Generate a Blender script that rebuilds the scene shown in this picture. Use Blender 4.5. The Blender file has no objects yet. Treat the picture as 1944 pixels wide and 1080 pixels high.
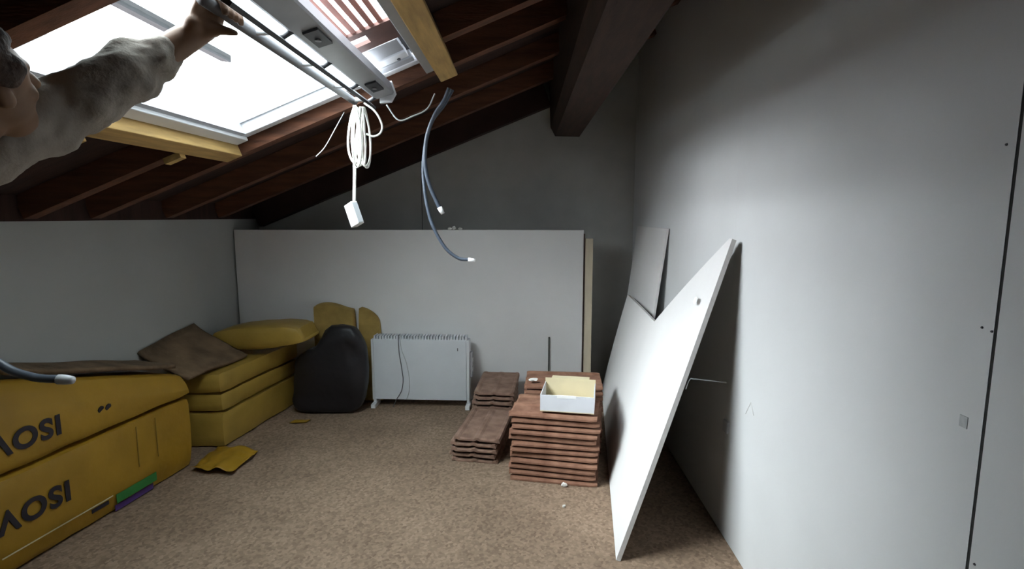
import bpy, bmesh, math, random
from mathutils import Vector, Matrix, noise
random.seed(7)
scene = bpy.context.scene
COL = scene.collection

# ------------------------------------------------------------------ camera, sky, exposure
cam_data = bpy.data.cameras.new('camera')
cam_data.sensor_width = 36.0
cam_data.lens = 36.0 * 1000.0 / 1944.0
cam_data.clip_start = 0.02
cam = bpy.data.objects.new('camera', cam_data)
COL.objects.link(cam)
cam.location = (0.0, 0.0, 1.35)
cam.rotation_euler = (math.radians(90.0 - 7.407), 0.0, math.radians(1.3066))
scene.camera = cam

SKY = 9.5
SUN_ELEV, SUN_AZ = math.radians(31.0), math.radians(-16.0)
sun_from = Vector((-math.cos(SUN_ELEV) * math.cos(SUN_AZ), math.cos(SUN_ELEV) * math.sin(SUN_AZ), math.sin(SUN_ELEV)))
world = bpy.data.worlds.new('overcast_sky')
scene.world = world
world.use_nodes = True
wn = world.node_tree
wn.nodes.clear()
w_out = wn.nodes.new('ShaderNodeOutputWorld')
w_bg = wn.nodes.new('ShaderNodeBackground')
w_tc = wn.nodes.new('ShaderNodeTexCoord')
w_sep = wn.nodes.new('ShaderNodeSeparateXYZ')
w_ramp = wn.nodes.new('ShaderNodeValToRGB')
w_ramp.color_ramp.elements[0].position = 0.0
w_ramp.color_ramp.elements[0].color = (0.05, 0.047, 0.042, 1)      # ground outside
w_ramp.color_ramp.elements[1].position = 0.02
w_ramp.color_ramp.elements[1].color = (0.30, 0.33, 0.36, 1)       # overcast sky: dimmer at the horizon ...
w_top = w_ramp.color_ramp.elements.new(1.0)
w_top.color = (0.88, 0.95, 1.0, 1)                                 # ... three times brighter overhead
wn.links.new(w_tc.outputs['Generated'], w_sep.inputs[0])
wn.links.new(w_sep.outputs['Z'], w_ramp.inputs[0])
# the cloud layer is brighter towards the veiled sun, all across the sky
w_dot = wn.nodes.new('ShaderNodeVectorMath'); w_dot.operation = 'DOT_PRODUCT'
w_dot.inputs[1].default_value = sun_from
wn.links.new(w_tc.outputs['Generated'], w_dot.inputs[0])
w_half = wn.nodes.new('ShaderNodeMath'); w_half.operation = 'MULTIPLY_ADD'; w_half.inputs[1].default_value = 0.5; w_half.inputs[2].default_value = 0.5
wn.links.new(w_dot.outputs['Value'], w_half.inputs[0])
w_pow = wn.nodes.new('ShaderNodeMath'); w_pow.operation = 'POWER'; w_pow.inputs[1].default_value = 3.0
wn.links.new(w_half.outputs[0], w_pow.inputs[0])
w_gain = wn.nodes.new('ShaderNodeMath'); w_gain.operation = 'MULTIPLY_ADD'; w_gain.inputs[1].default_value = 3.4; w_gain.inputs[2].default_value = 0.22
wn.links.new(w_pow.outputs[0], w_gain.inputs[0])
w_mul = wn.nodes.new('ShaderNodeVectorMath'); w_mul.operation = 'SCALE'
wn.links.new(w_ramp.outputs[0], w_mul.inputs[0]); wn.links.new(w_gain.outputs[0], w_mul.inputs['Scale'])
wn.links.new(w_mul.outputs[0], w_bg.inputs[0])
w_bg.inputs[1].default_value = SKY
wn.links.new(w_bg.outputs[0], w_out.inputs[0])

# low winter sun behind thin cloud: a wide soft disc to the left
sun_data = bpy.data.lights.new('hazy_sun', 'SUN')
sun_data.energy = 17.0
sun_data.angle = math.radians(52.0)
sun_data.color = (0.93, 0.96, 1.0)
sun = bpy.data.objects.new('hazy_sun', sun_data)
COL.objects.link(sun)
sun.rotation_euler = sun_from.to_track_quat('Z', 'Y').to_euler()

scene.view_settings.view_transform = 'Standard'
scene.view_settings.look = 'None'
scene.view_settings.gamma = 1.0
scene.view_settings.use_curve_mapping = False
scene.view_settings.exposure = 0.5

# ------------------------------------------------------------------ materials
MATS = {}

def mat(name, col, rough=0.8, var=0.12, scale=8.0, bump=0.0, bscale=None, stretch=(1, 1, 1), metal=0.0, col2=None, detail=4.0):
    """principled material with object-space noise between two tones of the thing's own colour"""
    if name in MATS:
        return MATS[name]
    m = bpy.data.materials.new(name)
    m.use_nodes = True
    nt = m.node_tree
    b = nt.nodes['Principled BSDF']
    b.inputs['Roughness'].default_value = rough
    b.inputs['Metallic'].default_value = metal
    tc = nt.nodes.new('ShaderNodeTexCoord')
    mp = nt.nodes.new('ShaderNodeMapping')
    mp.inputs['Scale'].default_value = stretch
    nt.links.new(tc.outputs['Object'], mp.inputs[0])
    no = nt.nodes.new('ShaderNodeTexNoise')
    no.inputs['Scale'].default_value = scale
    no.inputs['Detail'].default_value = detail
    nt.links.new(mp.outputs[0], no.inputs['Vector'])
    rp = nt.nodes.new('ShaderNodeValToRGB')
    c2 = col2 if col2 else tuple(min(1, c * (1 + var)) for c in col)
    c1 = tuple(c * (1 - var) for c in col) if not col2 else col
    rp.color_ramp.elements[0].position = 0.3
    rp.color_ramp.elements[0].color = (*c1, 1)
    rp.color_ramp.elements[1].position = 0.7
    rp.color_ramp.elements[1].color = (*c2, 1)
    nt.links.new(no.outputs['Fac'], rp.inputs[0])
    nt.links.new(rp.outputs[0], b.inputs['Base Color'])
    if bump:
        n2 = nt.nodes.new('ShaderNodeTexNoise')
        n2.inputs['Scale'].default_value = bscale or scale * 4
        n2.inputs['Detail'].default_value = 3
        nt.links.new(mp.outputs[0], n2.inputs['Vector'])
        bp = nt.nodes.new('ShaderNodeBump')
        bp.inputs['Strength'].default_value = bump
        bp.inputs['Distance'].default_value = 0.01
        nt.links.new(n2.outputs['Fac'], bp.inputs['Height'])
        nt.links.new(bp.outputs[0], b.inputs['Normal'])
    MATS[name] = m
    return m

M_PLASTER = mat('plasterboard', (0.66, 0.67, 0.67), 0.9, 0.03, 3.0, 0.03, 40)
M_PANELW = mat('plasterboard_sheet', (0.76, 0.75, 0.74), 0.9, 0.03, 2.5, 0.03, 40)
M_BLOCK = mat('grey_render', (0.44, 0.44, 0.41), 0.95, 0.10, 3.0, 0.1, 30)
M_KNEE = mat('knee_wall_plaster', (0.40, 0.41, 0.39), 0.9, 0.04, 3.0, 0.05, 30)
M_BACKP = mat('sheet_back_paper', (0.22, 0.20, 0.17), 0.95, 0.08, 6)
M_GAP = mat('joint_gap', (0.03, 0.03, 0.03), 1.0, 0.1)
M_EDGE = mat('plaster_core', (0.60, 0.59, 0.57), 0.95, 0.05, 30)
M_BOARDS = mat('roof_boards', (0.034, 0.014, 0.010), 0.9, 0.4, 5.0, 0.2, 30, (1, 6, 1))
M_RAFTER = mat('rafter_wood', (0.13, 0.050, 0.025), 0.8, 0.35, 5.0, 0.2, 30, (1, 8, 8))
M_PURLIN = mat('purlin_wood', (0.042, 0.021, 0.014), 0.85, 0.3, 5.0, 0.2, 30, (8, 1, 8))
M_PINE = mat('pine_wood', (0.55, 0.36, 0.13), 0.7, 0.2, 6.0, 0.1, 30, (8, 1, 8))
M_CREAM = mat('cream_batten', (0.62, 0.54, 0.40), 0.8, 0.08, 6.0, 0.05, 30, (6, 6, 1))
M_WHITE = mat('white_lacquer', (0.72, 0.73, 0.75), 0.45, 0.03, 10)
M_GREYM = mat('grey_metal', (0.42, 0.43, 0.45), 0.45, 0.06, 12, metal=0.2)
M_BARG = mat('bar_grey', (0.20, 0.20, 0.21), 0.5, 0.08, 12)
M_DARKM = mat('dark_metal', (0.045, 0.045, 0.05), 0.5, 0.2, 20)
M_SLAT = mat('shutter_slat', (0.20, 0.075, 0.055), 0.6, 0.2, 12)
M_BROWNB = mat('brown_flashing', (0.09, 0.04, 0.03), 0.7, 0.3, 12)
M_YELLOW = mat('yellow_film', (0.33, 0.185, 0.015), 0.45, 0.15, 5.0, 0.35, 14)
M_YELLOW2 = mat('yellow_film_pale', (0.36, 0.235, 0.045), 0.45, 0.15, 5.0, 0.35, 14)
M_INK = mat('black_print', (0.015, 0.012, 0.02), 0.6, 0.1)
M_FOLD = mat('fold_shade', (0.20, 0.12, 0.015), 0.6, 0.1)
M_GREEN = mat('green_print', (0.02, 0.16, 0.03), 0.6, 0.2)
M_PURPLE = mat('purple_print', (0.07, 0.03, 0.16), 0.6, 0.2)
M_PALELINE = mat('pale_line', (0.55, 0.48, 0.30), 0.6, 0.1)
M_MAT = mat('brown_insulation', (0.16, 0.105, 0.06), 1.0, 0.35, 9.0, 0.5, 40)
M_WOOL = mat('yellow_wool', (0.36, 0.24, 0.07), 1.0, 0.25, 10.0, 0.5, 40)
M_BAG = mat('black_plastic', (0.010, 0.009, 0.012), 0.5, 0.2, 6.0, 0.5, 12)
M_RAD = mat('radiator_enamel', (0.66, 0.69, 0.72), 0.5, 0.03, 8)
M_CORDG = mat('grey_cord', (0.12, 0.12, 0.13), 0.6, 0.1)
M_TILE = mat('terracotta', (0.165, 0.072, 0.042), 0.9, 0.0, 14.0, 0.35, 60, col2=(0.28, 0.145, 0.092))
M_TILEG = mat('weathered_tile', (0.17, 0.095, 0.065), 0.95, 0.0, 14.0, 0.35, 60, col2=(0.30, 0.19, 0.14))
M_CARTON = mat('pale_carton', (0.62, 0.64, 0.68), 0.8, 0.05, 8)
M_CARTONIN = mat('carton_inside', (0.66, 0.58, 0.38), 0.9, 0.06, 8)
M_CORDW = mat('white_cord', (0.85, 0.85, 0.80), 0.5, 0.03)
M_BOXW = mat('white_plastic', (0.88, 0.88, 0.86), 0.4, 0.02)
M_CONDUIT = mat('conduit_plastic', (0.06, 0.075, 0.10), 0.45, 0.15, 20)
M_TIP = mat('white_tip', (0.85, 0.86, 0.86), 0.5, 0.03)
M_TIPG = mat('grey_tip', (0.50, 0.52, 0.54), 0.5, 0.03)
M_STICK = mat('dark_stick', (0.05, 0.05, 0.04), 0.8, 0.2)
M_CRUMB = mat('plaster_crumb', (0.75, 0.74, 0.70), 0.95, 0.1)
M_SKIN = mat('skin', (0.22, 0.125, 0.07), 0.55, 0.10, 10)
M_HAIR = mat('dark_hair', (0.05, 0.028, 0.018), 0.7, 0.3, 40, 0.5, 80)
M_JACKET = mat('grey_beige_cloth', (0.34, 0.31, 0.27), 0.95, 0.10, 12, 0.2, 120)
M_TROUSER = mat('dark_trousers', (0.05, 0.055, 0.07), 0.95, 0.15, 12, 0.2, 80)
M_SHOE = mat('shoe_leather', (0.05, 0.04, 0.03), 0.6, 0.2, 12)
M_SMUDGE = mat('grey_smudge', (0.46, 0.48, 0.48), 0.95, 0.15, 60)

# chipboard floor: fine wood flakes
m = bpy.data.materials.new('chipboard_floor'); m.use_nodes = True; nt = m.node_tree
b = nt.nodes['Principled BSDF']; b.inputs['Roughness'].default_value = 0.85
tc = nt.nodes.new('ShaderNodeTexCoord')
vo = nt.nodes.new('ShaderNodeTexVoronoi'); vo.inputs['Scale'].default_value = 85
no = nt.nodes.new('ShaderNodeTexNoise'); no.inputs['Scale'].default_value = 2.6; no.inputs['Detail'].default_value = 6
nt.links.new(tc.outputs['Object'], vo.inputs['Vector']); nt.links.new(tc.outputs['Object'], no.inputs['Vector'])
r1 = nt.nodes.new('ShaderNodeValToRGB')
r1.color_ramp.elements[0].color = (0.165, 0.108, 0.068, 1); r1.color_ramp.elements[1].color = (0.35, 0.25, 0.175, 1)
nt.links.new(vo.outputs['Color'], r1.inputs[0])
r2 = nt.nodes.new('ShaderNodeValToRGB')
r2.color_ramp.elements[0].position = 0.3; r2.color_ramp.elements[0].color = (0.72, 0.70, 0.68, 1)
r2.color_ramp.elements[1].position = 0.7; r2.color_ramp.elements[1].color = (1, 1, 1, 1)
nt.links.new(no.outputs['Fac'], r2.inputs[0])
mx = nt.nodes.new('ShaderNodeMix'); mx.data_type = 'RGBA'; mx.blend_type = 'MULTIPLY'; mx.inputs[0].default_value = 1.0
nt.links.new(r1.outputs[0], mx.inputs[6]); nt.links.new(r2.outputs[0], mx.inputs[7])
nt.links.new(mx.outputs[2], b.inputs['Base Color'])
M_FLOOR = m

# window glass: mostly clear with a little reflection
m = bpy.data.materials.new('window_glass'); m.use_nodes = True; nt = m.node_tree
nt.nodes.remove(nt.nodes['Principled BSDF'])
out = nt.nodes['Material Output']
tr = nt.nodes.new('ShaderNodeBsdfTransparent'); tr.inputs[0].default_value = (0.93, 0.96, 0.95, 1)
gl = nt.nodes.new('ShaderNodeBsdfGlossy'); gl.inputs['Roughness'].default_value = 0.02
ms = nt.nodes.new('ShaderNodeMixShader'); ms.inputs[0].default_value = 0.06
nt.links.new(tr.outputs[0], ms.inputs[1]); nt.links.new(gl.outputs[0], ms.inputs[2]); nt.links.new(ms.outputs[0], out.inputs[0])
M_GLASS = m

# ------------------------------------------------------------------ helpers
def obj(name, bm, material=None, parent=None, smooth=False):
    me = bpy.data.meshes.new(name)
    bmesh.ops.recalc_face_normals(bm, faces=bm.faces)
    bm.to_mesh(me); bm.free()
    if smooth:
        me.polygons.foreach_set('use_smooth', [True] * len(me.polygons))
    o = bpy.data.objects.new(name, me)
    COL.objects.link(o)
    if material:
        me.materials.append(material)
    if parent:
        o.parent = parent
    return o

def tag(o, label=None, cat=None, group=None, kind=None):
    if label: o['label'] = label
    if cat: o['category'] = cat
    if group: o['group'] = group
    if kind: o['kind'] = kind
    return o

def thing(name, label, cat, loc=(0, 0, 0), rotz=0.0, group=None):
    o = bpy.data.objects.new(name, None)
    COL.objects.link(o)
    o.location = loc; o.rotation_euler = (0, 0, rotz)
    o.empty_display_size = 0.05
    return tag(o, label, cat, group)

def box(bm, x0, x1, y0, y1, z0, z1, f=None, bevel=0.0):
    vs = [bm.verts.new(f(x, y, z) if f else (x, y, z)) for x in (x0, x1) for y in (y0, y1) for z in (z0, z1)]
    fs = [bm.faces.new([vs[i] for i in q]) for q in ((0, 1, 3, 2), (4, 6, 7, 5), (0, 4, 5, 1), (2, 3, 7, 6), (0, 2, 6, 4), (1, 5, 7, 3))]
    if bevel:
        es = list({e for fc in fs for e in fc.edges})
        bmesh.ops.bevel(bm, geom=es, offset=bevel, segments=2, affect='EDGES', profile=0.5)

def boxo(name, dims, material, parent=None, f=None, bevel=0.0):
    bm = bmesh.new(); box(bm, *dims, f=f, bevel=bevel)
    return obj(name, bm, material, parent)

SL = 0.40
RN = Vector((-SL, 0, 1)).normalized()
def RP(x, y, n):
    """point on the roof slope: x, y in plan at the rafter undersides, n metres above them"""
    return Vector((x, y, 1.33 + SL * (x + 2.1))) + RN * n

def roofbox(name, x0, x1, y0, y1, n0, n1, material, parent=None, bevel=0.0):
    return boxo(name, (x0, x1, y0, y1, n0, n1), material, parent, f=RP, bevel=bevel)

def catmull(pts, n=8):
    P = [Vector(p) for p in pts]
    P = [P[0] * 2 - P[1]] + P + [P[-1] * 2 - P[-2]]
    out = []
    for i in range(1, len(P) - 2):
        a, b_, c, d = P[i - 1:i + 3]
        for k in range(n):
            t = k / n
            out.append(0.5 * ((2 * b_) + (c - a) * t + (2 * a - 5 * b_ + 4 * c - d) * t * t + (3 * b_ - a - 3 * c + d) * t ** 3))
    out.append(P[-2].copy())
    return out

def tube(bm, pts, r, seg=8, cap=True):
    rr = r if callable(r) else (lambda t: r)
    rings = []
    n = len(pts)
    ref = None
    for i, p in enumerate(pts):
        d = (pts[min(i + 1, n - 1)] - pts[max(i - 1, 0)]).normalized()
        if ref is None:
            ref = Vector((0, 0, 1)) if abs(d.z) < 0.9 else Vector((1, 0, 0))
        u = (ref - d * ref.dot(d)).normalized()
        ref = u
        v = d.cross(u)
        R = rr(i / (n - 1))
        rings.append([bm.verts.new(p + (u * math.cos(a) + v * math.sin(a)) * R) for a in [2 * math.pi * k / seg for k in range(seg)]])
    for a, b_ in zip(rings, rings[1:]):
        for k in range(seg):
            bm.faces.new((a[k], a[(k + 1) % seg], b_[(k + 1) % seg], b_[k]))
    if cap:
        bm.faces.new(rings[0][::-1]); bm.faces.new(rings[-1])

def tubeo(name, pts, r, material, parent=None, seg=8, spline=True, n=8):
    bm = bmesh.new()
    P = catmull(pts, n) if spline else [Vector(p) for p in pts]
    tube(bm, P, r, seg)
    return obj(name, bm, material, parent, smooth=True)

def prism(bm, poly, axis, a0, a1):
    """extrude a 2-D polygon: axis 'y' -> polygon in (x,z), axis 'x' -> polygon in (y,z)"""
    def pt(p, a):
        return (p[0], a, p[1]) if axis == 'y' else (a, p[0], p[1])
    A = [bm.verts.new(pt(p, a0)) for p in poly]; B = [bm.verts.new(pt(p, a1)) for p in poly]
    bm.faces.new(A); bm.faces.new(B[::-1])
    for i in range(len(poly)):
        j = (i + 1) % len(poly)
        bm.faces.new((A[i], A[j], B[j], B[i]))

def soft_box(bm, f, nx=14, ny=14, nz=6, puff=0.02, crumple=0.006, seed=0.0, freq=9.0):
    """a box of soft goods: f maps the unit cube to space; corners are rounded, faces bulge and crumple"""
    verts = {}
    def V(i, j, k):
        key = (i, j, k)
        if key in verts: return verts[key]
        u, v, w = i / nx, j / ny, k / nz
        p = Vector(f(u, v, w))
        c = Vector(f(0.5, 0.5, 0.5))
        bul = 16 * u * (1 - u) * v * (1 - v) + 16 * v * (1 - v) * w * (1 - w) + 16 * u * (1 - u) * w * (1 - w)
        d = (p - c)
        nrm = Vector((((u - .5) * 2) ** 7, ((v - .5) * 2) ** 7, ((w - .5) * 2) ** 7))
        edge = sum(1 for q in (u, v, w) if q in (0.0, 1.0))
        p = p + nrm * (puff * bul) - (d.normalized() * (0.008 * (edge - 1)) if edge > 1 else Vector())
        nz_ = noise.noise_vector(p * freq + Vector((seed, seed * 2.3, 0)))
        p = p + nz_ * crumple
        verts[key] = bm.verts.new(p)
        return verts[key]
    for a, na, b_, nb, fix in ((0, nx, 1, ny, 2), (1, ny, 2, nz, 0), (0, nx, 2, nz, 1)):
        N = (nx, ny, nz)[fix]
        for s in (0, N):
            for i in range(na):
                for j in range(nb):
                    q = []
                    for (ii, jj) in ((i, j), (i + 1, j), (i + 1, j + 1), (i, j + 1)):
                        idx = [0, 0, 0]; idx[a] = ii; idx[b_] = jj; idx[fix] = s
                        q.append(V(*idx))
                    bm.faces.new(q)

def copy_tree(o, parent=None):
    c = o.copy(); COL.objects.link(c); c.parent = parent
    for ch in [k for k in o.children]:
        copy_tree(ch, c)
    return c

# ------------------------------------------------------------------ the setting
XR = 0.85          # right wall
XK = -2.10         # knee wall
YG = 4.15          # gable wall
YB = -1.30         # wall behind the camera
def zroof(x, n=0.0):
    return 1.33 + SL * (x + 2.1) + n * math.sqrt(1 + SL * SL)

tag(boxo('floor', (XK - 0.2, XR + 0.2, YB - 0.1, YG + 0.1, -0.08, 0.0), M_FLOOR), 'brown speckled chipboard attic floor', kind='structure')

# knee wall under the eaves with its wall plate
kw = tag(boxo('wall_left', (XK - 0.16, XK, YB, YG, 0.0, 1.328), M_KNEE), 'low grey plastered knee wall under the eaves', kind='structure')
bm = bmesh.new()
prism(bm, [(XK - 0.16, 1.328), (XK + 0.001, 1.328), (XK + 0.001, zroof(XK + 0.001, 0.098)), (XK - 0.16, zroof(XK - 0.16, 0.098))], 'y', YB, YG)
obj('wall_plate', bm, M_BOARDS, kw)

# gable wall: rendered backing with two big boards
def gable(name, y0, y1, x0, x1, z0, material, parent=None):
    bm = bmesh.new()
    prism(bm, [(x0, z0), (x1, z0), (x1, zroof(x1, 0.10)), (x0, zroof(x0, 0.10))], 'y', y0, y1)
    return obj(name, bm, material, parent)
gw = tag(gable('wall_back', YG + 0.012, YG + 0.12, XK - 0.16, XR + 0.1, 0.0, M_GAP), 'grey gable wall under the roof slope', kind='structure')
gable('wall_panel', YG, YG + 0.012, XK, -0.803, 0.0, M_BLOCK, gw)
gable('wall_panel', YG, YG + 0.012, -0.797, XR, 0.0, M_BLOCK, gw)
tag(gable('wall_front', YB - 0.1, YB, XK - 0.16, XR + 0.1, 0.0, M_BOARDS), 'dark boarded wall behind the camera', kind='structure')

# right wall: plasterboard sheets with joints
rw = tag(boxo('wall_right', (XR + 0.013, XR + 0.12, YB, YG, 0.0, zroof(XR, 0.10)), M_GAP), 'tall white plasterboard wall with a dark vertical joint', kind='structure')
seams = [YB, -0.25, 0.95, 2.15, 3.35, YG]
for i, (a, b_) in enumerate(zip(seams, seams[1:])):
    g0 = 0.0035 if a == 0.95 else 0.0003
    g1 = 0.0035 if b_ == 0.95 else 0.0003
    p = boxo('wall_panel', (XR, XR + 0.0128, a + g0, b_ - g1, 0.0, zroof(XR, 0.095)), M_PLASTER, rw)
boxo('joint_strip', (XR + 0.0012, XR + 0.0128, 0.9466, 0.9534, 0.0, zroof(XR, 0.095)), M_GAP, rw)  # dark infill stands in for the shade inside the open joint
boxo('joint_strip', (XR + 0.0002, XR + 0.0128, 2.1497, 2.1503, 0.0, zroof(XR, 0.095)), M_EDGE, rw)
def wall_dot(y, z, r, name='screw_head', m_=M_DARKM):
    bm = bmesh.new()
    bmesh.ops.create_cone(bm, cap_ends=True, segments=10, radius1=r, radius2=r * 0.8, depth=0.002, matrix=Matrix.Translation((XR - 0.0008, y, z)) @ Matrix.Rotation(-math.pi / 2, 4, 'Y'))
    obj(name, bm, m_, rw)
for y, z in ((0.978, 1.145), (0.957, 1.142), (0.935, 0.70), (0.972, 1.475)):
    wall_dot(y, z, 0.0025)
bm = bmesh.new(); box(bm, XR - 0.0015, XR, 0.985, 1.003, 0.945, 0.968); obj('tape_patch', bm, M_SMUDGE, rw)
bm = bmesh.new(); box(bm, XR - 0.012, XR, 2.10, 2.145, 0.455, 0.505, bevel=0.003)
ck = obj('wall_clip', bm, M_TIPG, rw)
# pencil tick on the wall
for k, (a, b_) in enumerate((((1.955, 0.60), (1.915, 0.66)), ((1.915, 0.66), (1.885, 0.62)))):
    tubeo('pencil_mark', [(XR - 0.0006, a[0], a[1]), (XR - 0.0006, b_[0], b_[1])], 0.0012, M_EDGE, rw, 5, spline=False)

# roof: dark boards with the window hole, rafters, trimmers, purlin
WX0, WX1, WY0, WY1 = -1.32, -0.40, 1.22, 2.48
bm = bmesh.new()
for d in ((XK - 0.16, WX0, YB - 0.1, YG + 0.12), (WX1, XR + 0.12, YB - 0.1, YG + 0.12), (WX0, WX1, YB - 0.1, WY0), (WX0, WX1, WY1, YG + 0.12)):
    box(bm, d[0], d[1], d[2], d[3], 0.10, 0.125, f=RP)
bmesh.ops.remove_doubles(bm, verts=bm.verts, dist=1e-5)
ce = tag(obj('ceiling', bm, M_BOARDS), 'dark brown boarded roof slope with rafters', kind='structure')
for y in (-0.85, -0.35, 0.15, 0.66, 1.17, 2.535, 3.07, 3.60):
    roofbox('rafter', XK + 0.02, XR - 0.005, y - 0.03, y + 0.03, 0.0, 0.099, M_RAFTER, ce)
roofbox('rafter', XK + 0.02, 0.17, 4.06, 4.14, -0.075, 0.099, M_BOARDS, ce)
for y in (1.69, 2.19):
    roofbox('rafter', XK + 0.02, -1.412, y - 0.03, y + 0.03, 0.0, 0.099, M_RAFTER, ce)
    roofbox('rafter', -0.322, XR - 0.005, y - 0.03, y + 0.03, 0.0, 0.099, M_RAFTER, ce)
roofbox('trimmer', -1.40, -1.325, 1.205, 2.50, -0.012, 0.09, M_PINE, ce, 0.004)
roofbox('trimmer', -0.405, -0.325, 0.9, 2.545, -0.045, 0.055, M_PINE, ce, 0.004)
roofbox('wood_block', -1.47, -1.402, 2.155, 2.19, -0.025, -0.001, M_PINE, ce)
roofbox('wood_block', -1.47, -1.402, 1.655, 1.69, -0.025, -0.001, M_PINE, ce)
# longitudinal battens on the boards between the rafters
bm = bmesh.new()
prism(bm, [(0.185, zroof(0.185, 0.098)), (0.20, 2.02), (0.235, 1.955), (0.42, 1.95), (0.465, 2.02), (0.465, zroof(0.465, 0.098))], 'y', YB, YG - 0.001)
obj('purlin', bm, M_PURLIN, ce)

# ------------------------------------------------------------------ roof window, sash tilted inwards
w1 = thing('window_1', 'white framed roof window with its sash swung open', None)
w1['kind'] = 'structure'
roofbox('frame_rail', WX0, WX0 + 0.055, WY0, WY1, 0.035, 0.19, M_WHITE, w1, 0.004)
roofbox('frame_rail', WX1 - 0.045, WX1, WY0, WY1, -0.005, 0.19, M_GREYM, w1, 0.004)
roofbox('frame_jamb', WX0 + 0.055, WX1 - 0.045, WY1 - 0.05, WY1, 0.05, 0.19, M_WHITE, w1, 0.004)
roofbox('frame_jamb', WX0 + 0.055, WX1 - 0.045, WY0, WY0 + 0.035, 0.05, 0.19, M_GREYM, w1, 0.004)
roofbox('frame_lip', WX0 + 0.055, WX0 + 0.075, WY0 + 0.035, WY1 - 0.05, 0.05, 0.19, M_GREYM, w1)
roofbox('frame_lip', WX0 + 0.075, -0.80, WY1 - 0.062, WY1 - 0.05, 0.10, 0.19, M_GREYM, w1)

SY0, SY1 = 1.275, 2.40
# top rail of the sash: two lower corners and two upper corners in the x-z plane
def railprism(name, poly, y0, y1, material, parent):
    bm = bmesh.new(); prism(bm, poly, 'y', y0, y1)
    return obj(name, bm, material, parent)
rail = railprism('sash_rail', [(-0.664, 1.866), (-0.652, 1.862), (-0.578, 1.884), (-0.575, 1.892), (-0.590, 1.935), (-0.665, 1.915)], SY0, SY1, M_GREYM, w1)
railprism('rail_end_cap', [(-0.640, 1.845), (-0.590, 1.850), (-0.568, 1.886), (-0.585, 1.94), (-0.640, 1.93)], SY1, SY1 + 0.018, M_WHITE, rail)
# dark hardware plates on the underside of the rail
for y in (1.62, 2.21):
    bm = bmesh.new()
    prism(bm, [(-0.632, 1.8665), (-0.630, 1.860), (-0.586, 1.873), (-0.588, 1.8805)], 'y', y - 0.06, y + 0.06)
    pl = obj('latch_plate', bm, M_DARKM, rail)
    bm = bmesh.new()
    bmesh.ops.create_cone(bm, cap_ends=True, segments=10, radius1=0.010, radius2=0.007, depth=0.006, matrix=Matrix.Translation((-0.609, y, 1.864)))
    obj('bolt', bm, M_GREYM, pl)
# ventilation flap bar and control bar, held by stubs
tubeo('control_bar', [(-0.745, SY0, 1.848), (-0.745, SY1 - 0.02, 1.848)], 0.015, M_BARG, w1, 10, spline=False)
bm = bmesh.new(); prism(bm, [(-0.700, 1.842), (-0.672, 1.822), (-0.664, 1.832), (-0.690, 1.856)], 'y', SY0 - 0.02, SY1 + 0.03)
flap = obj('vent_flap', bm, M_DARKM, w1)
bm = bmesh.new(); prism(bm, [(-0.7045, 1.844), (-0.700, 1.8405), (-0.676, 1.8235), (-0.681, 1.827)], 'y', SY0 - 0.02, SY1 + 0.03)
obj('flap_trim', bm, M_GREYM, flap)
for y in (1.50, 1.80, 2.10, 2.34):
    tubeo('bar_bracket', [(-0.745, y, 1.848), (-0.700, y, 1.848)], 0.009, M_WHITE, w1, 8, spline=False)
    tubeo('rail_bracket', [(-0.69, y + 0.05, 1.848), (-0.655, y + 0.05, 1.868)], 0.009, M_DARKM, w1, 8, spline=False)
# sash side rails, outer rail and pane
def sashp(x, dz=0.0):
    return 1.895 - (x + 0.62) * 0.165 + dz
for y0, y1 in ((SY0, SY0 + 0.02), (SY1 - 0.012, SY1)):
    railprism('sash_side', [(-0.66, sashp(-0.66)), (-1.26, sashp(-1.26)), (-1.26, sashp(-1.26, 0.022)), (-0.66, sashp(-0.66, 0.022))], y0, y1, M_WHITE, w1)
railprism('sash_bottom', [(-1.255, sashp(-1.26)), (-1.30, sashp(-1.30)), (-1.30, sashp(-1.30, 0.03)), (-1.255, sashp(-1.26, 0.03))], SY0, 2.33, M_DARKM, w1)
railprism('pane', [(-0.66, sashp(-0.66, 0.008)), (-1.255, sashp(-1.255, 0.008)), (-1.255, sashp(-1.255, 0.016)), (-0.66, sashp(-0.66, 0.016))], SY0 + 0.02, SY1 - 0.012, M_GLASS, w1)

# shutter slats and the grey end blocks seen through the upper gap
sh = thing('roller_shutter', 'brown slatted roller shutter above the open roof window', 'shutter')
for k in range(6):
    x = -0.655 + k * 0.032
    roofbox('slat', x, x + 0.018, WY0 + 0.04, 1.945, 0.055, 0.063, M_SLAT, sh, 0.002)
roofbox('end_plate', -0.655, -0.622, 1.946, 2.115, 0.05, 0.062, M_BROWNB, sh)
roofbox('end_plate', -0.555, -0.452, 1.946, 2.115, 0.05, 0.062, M_BROWNB, sh)
roofbox('end_plate', -0.622, -0.555, 1.946, 1.985, 0.05, 0.062, M_BROWNB, sh)
roofbox('end_plate', -0.622, -0.555, 2.055, 2.115, 0.05, 0.062, M_BROWNB, sh)
roofbox('housing_block', -0.625, -0.475, 2.125, 2.255, 0.05, 0.085, M_GREYM, sh, 0.003)
hb = roofbox('housing_block', -0.625, -0.475, 2.28, 2.345, 0.05, 0.085, M_WHITE, sh, 0.003)
roofbox('housing_block', -0.625, -0.465, 2.365, 2.42, 0.05, 0.085, M_GREYM, sh, 0.003)
roofbox('backing', -0.63, -0.452, 2.118, 2.425, 0.086, 0.09, M_DARKM, sh)
bm = bmesh.new()
bmesh.ops.create_cone(bm, cap_ends=True, segments=10, radius1=0.008, radius2=0.008, depth=0.006, matrix=Matrix.Translation(RP(-0.515, 2.325, 0.048)))
obj('screw', bm, M_DARKM, hb)

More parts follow.
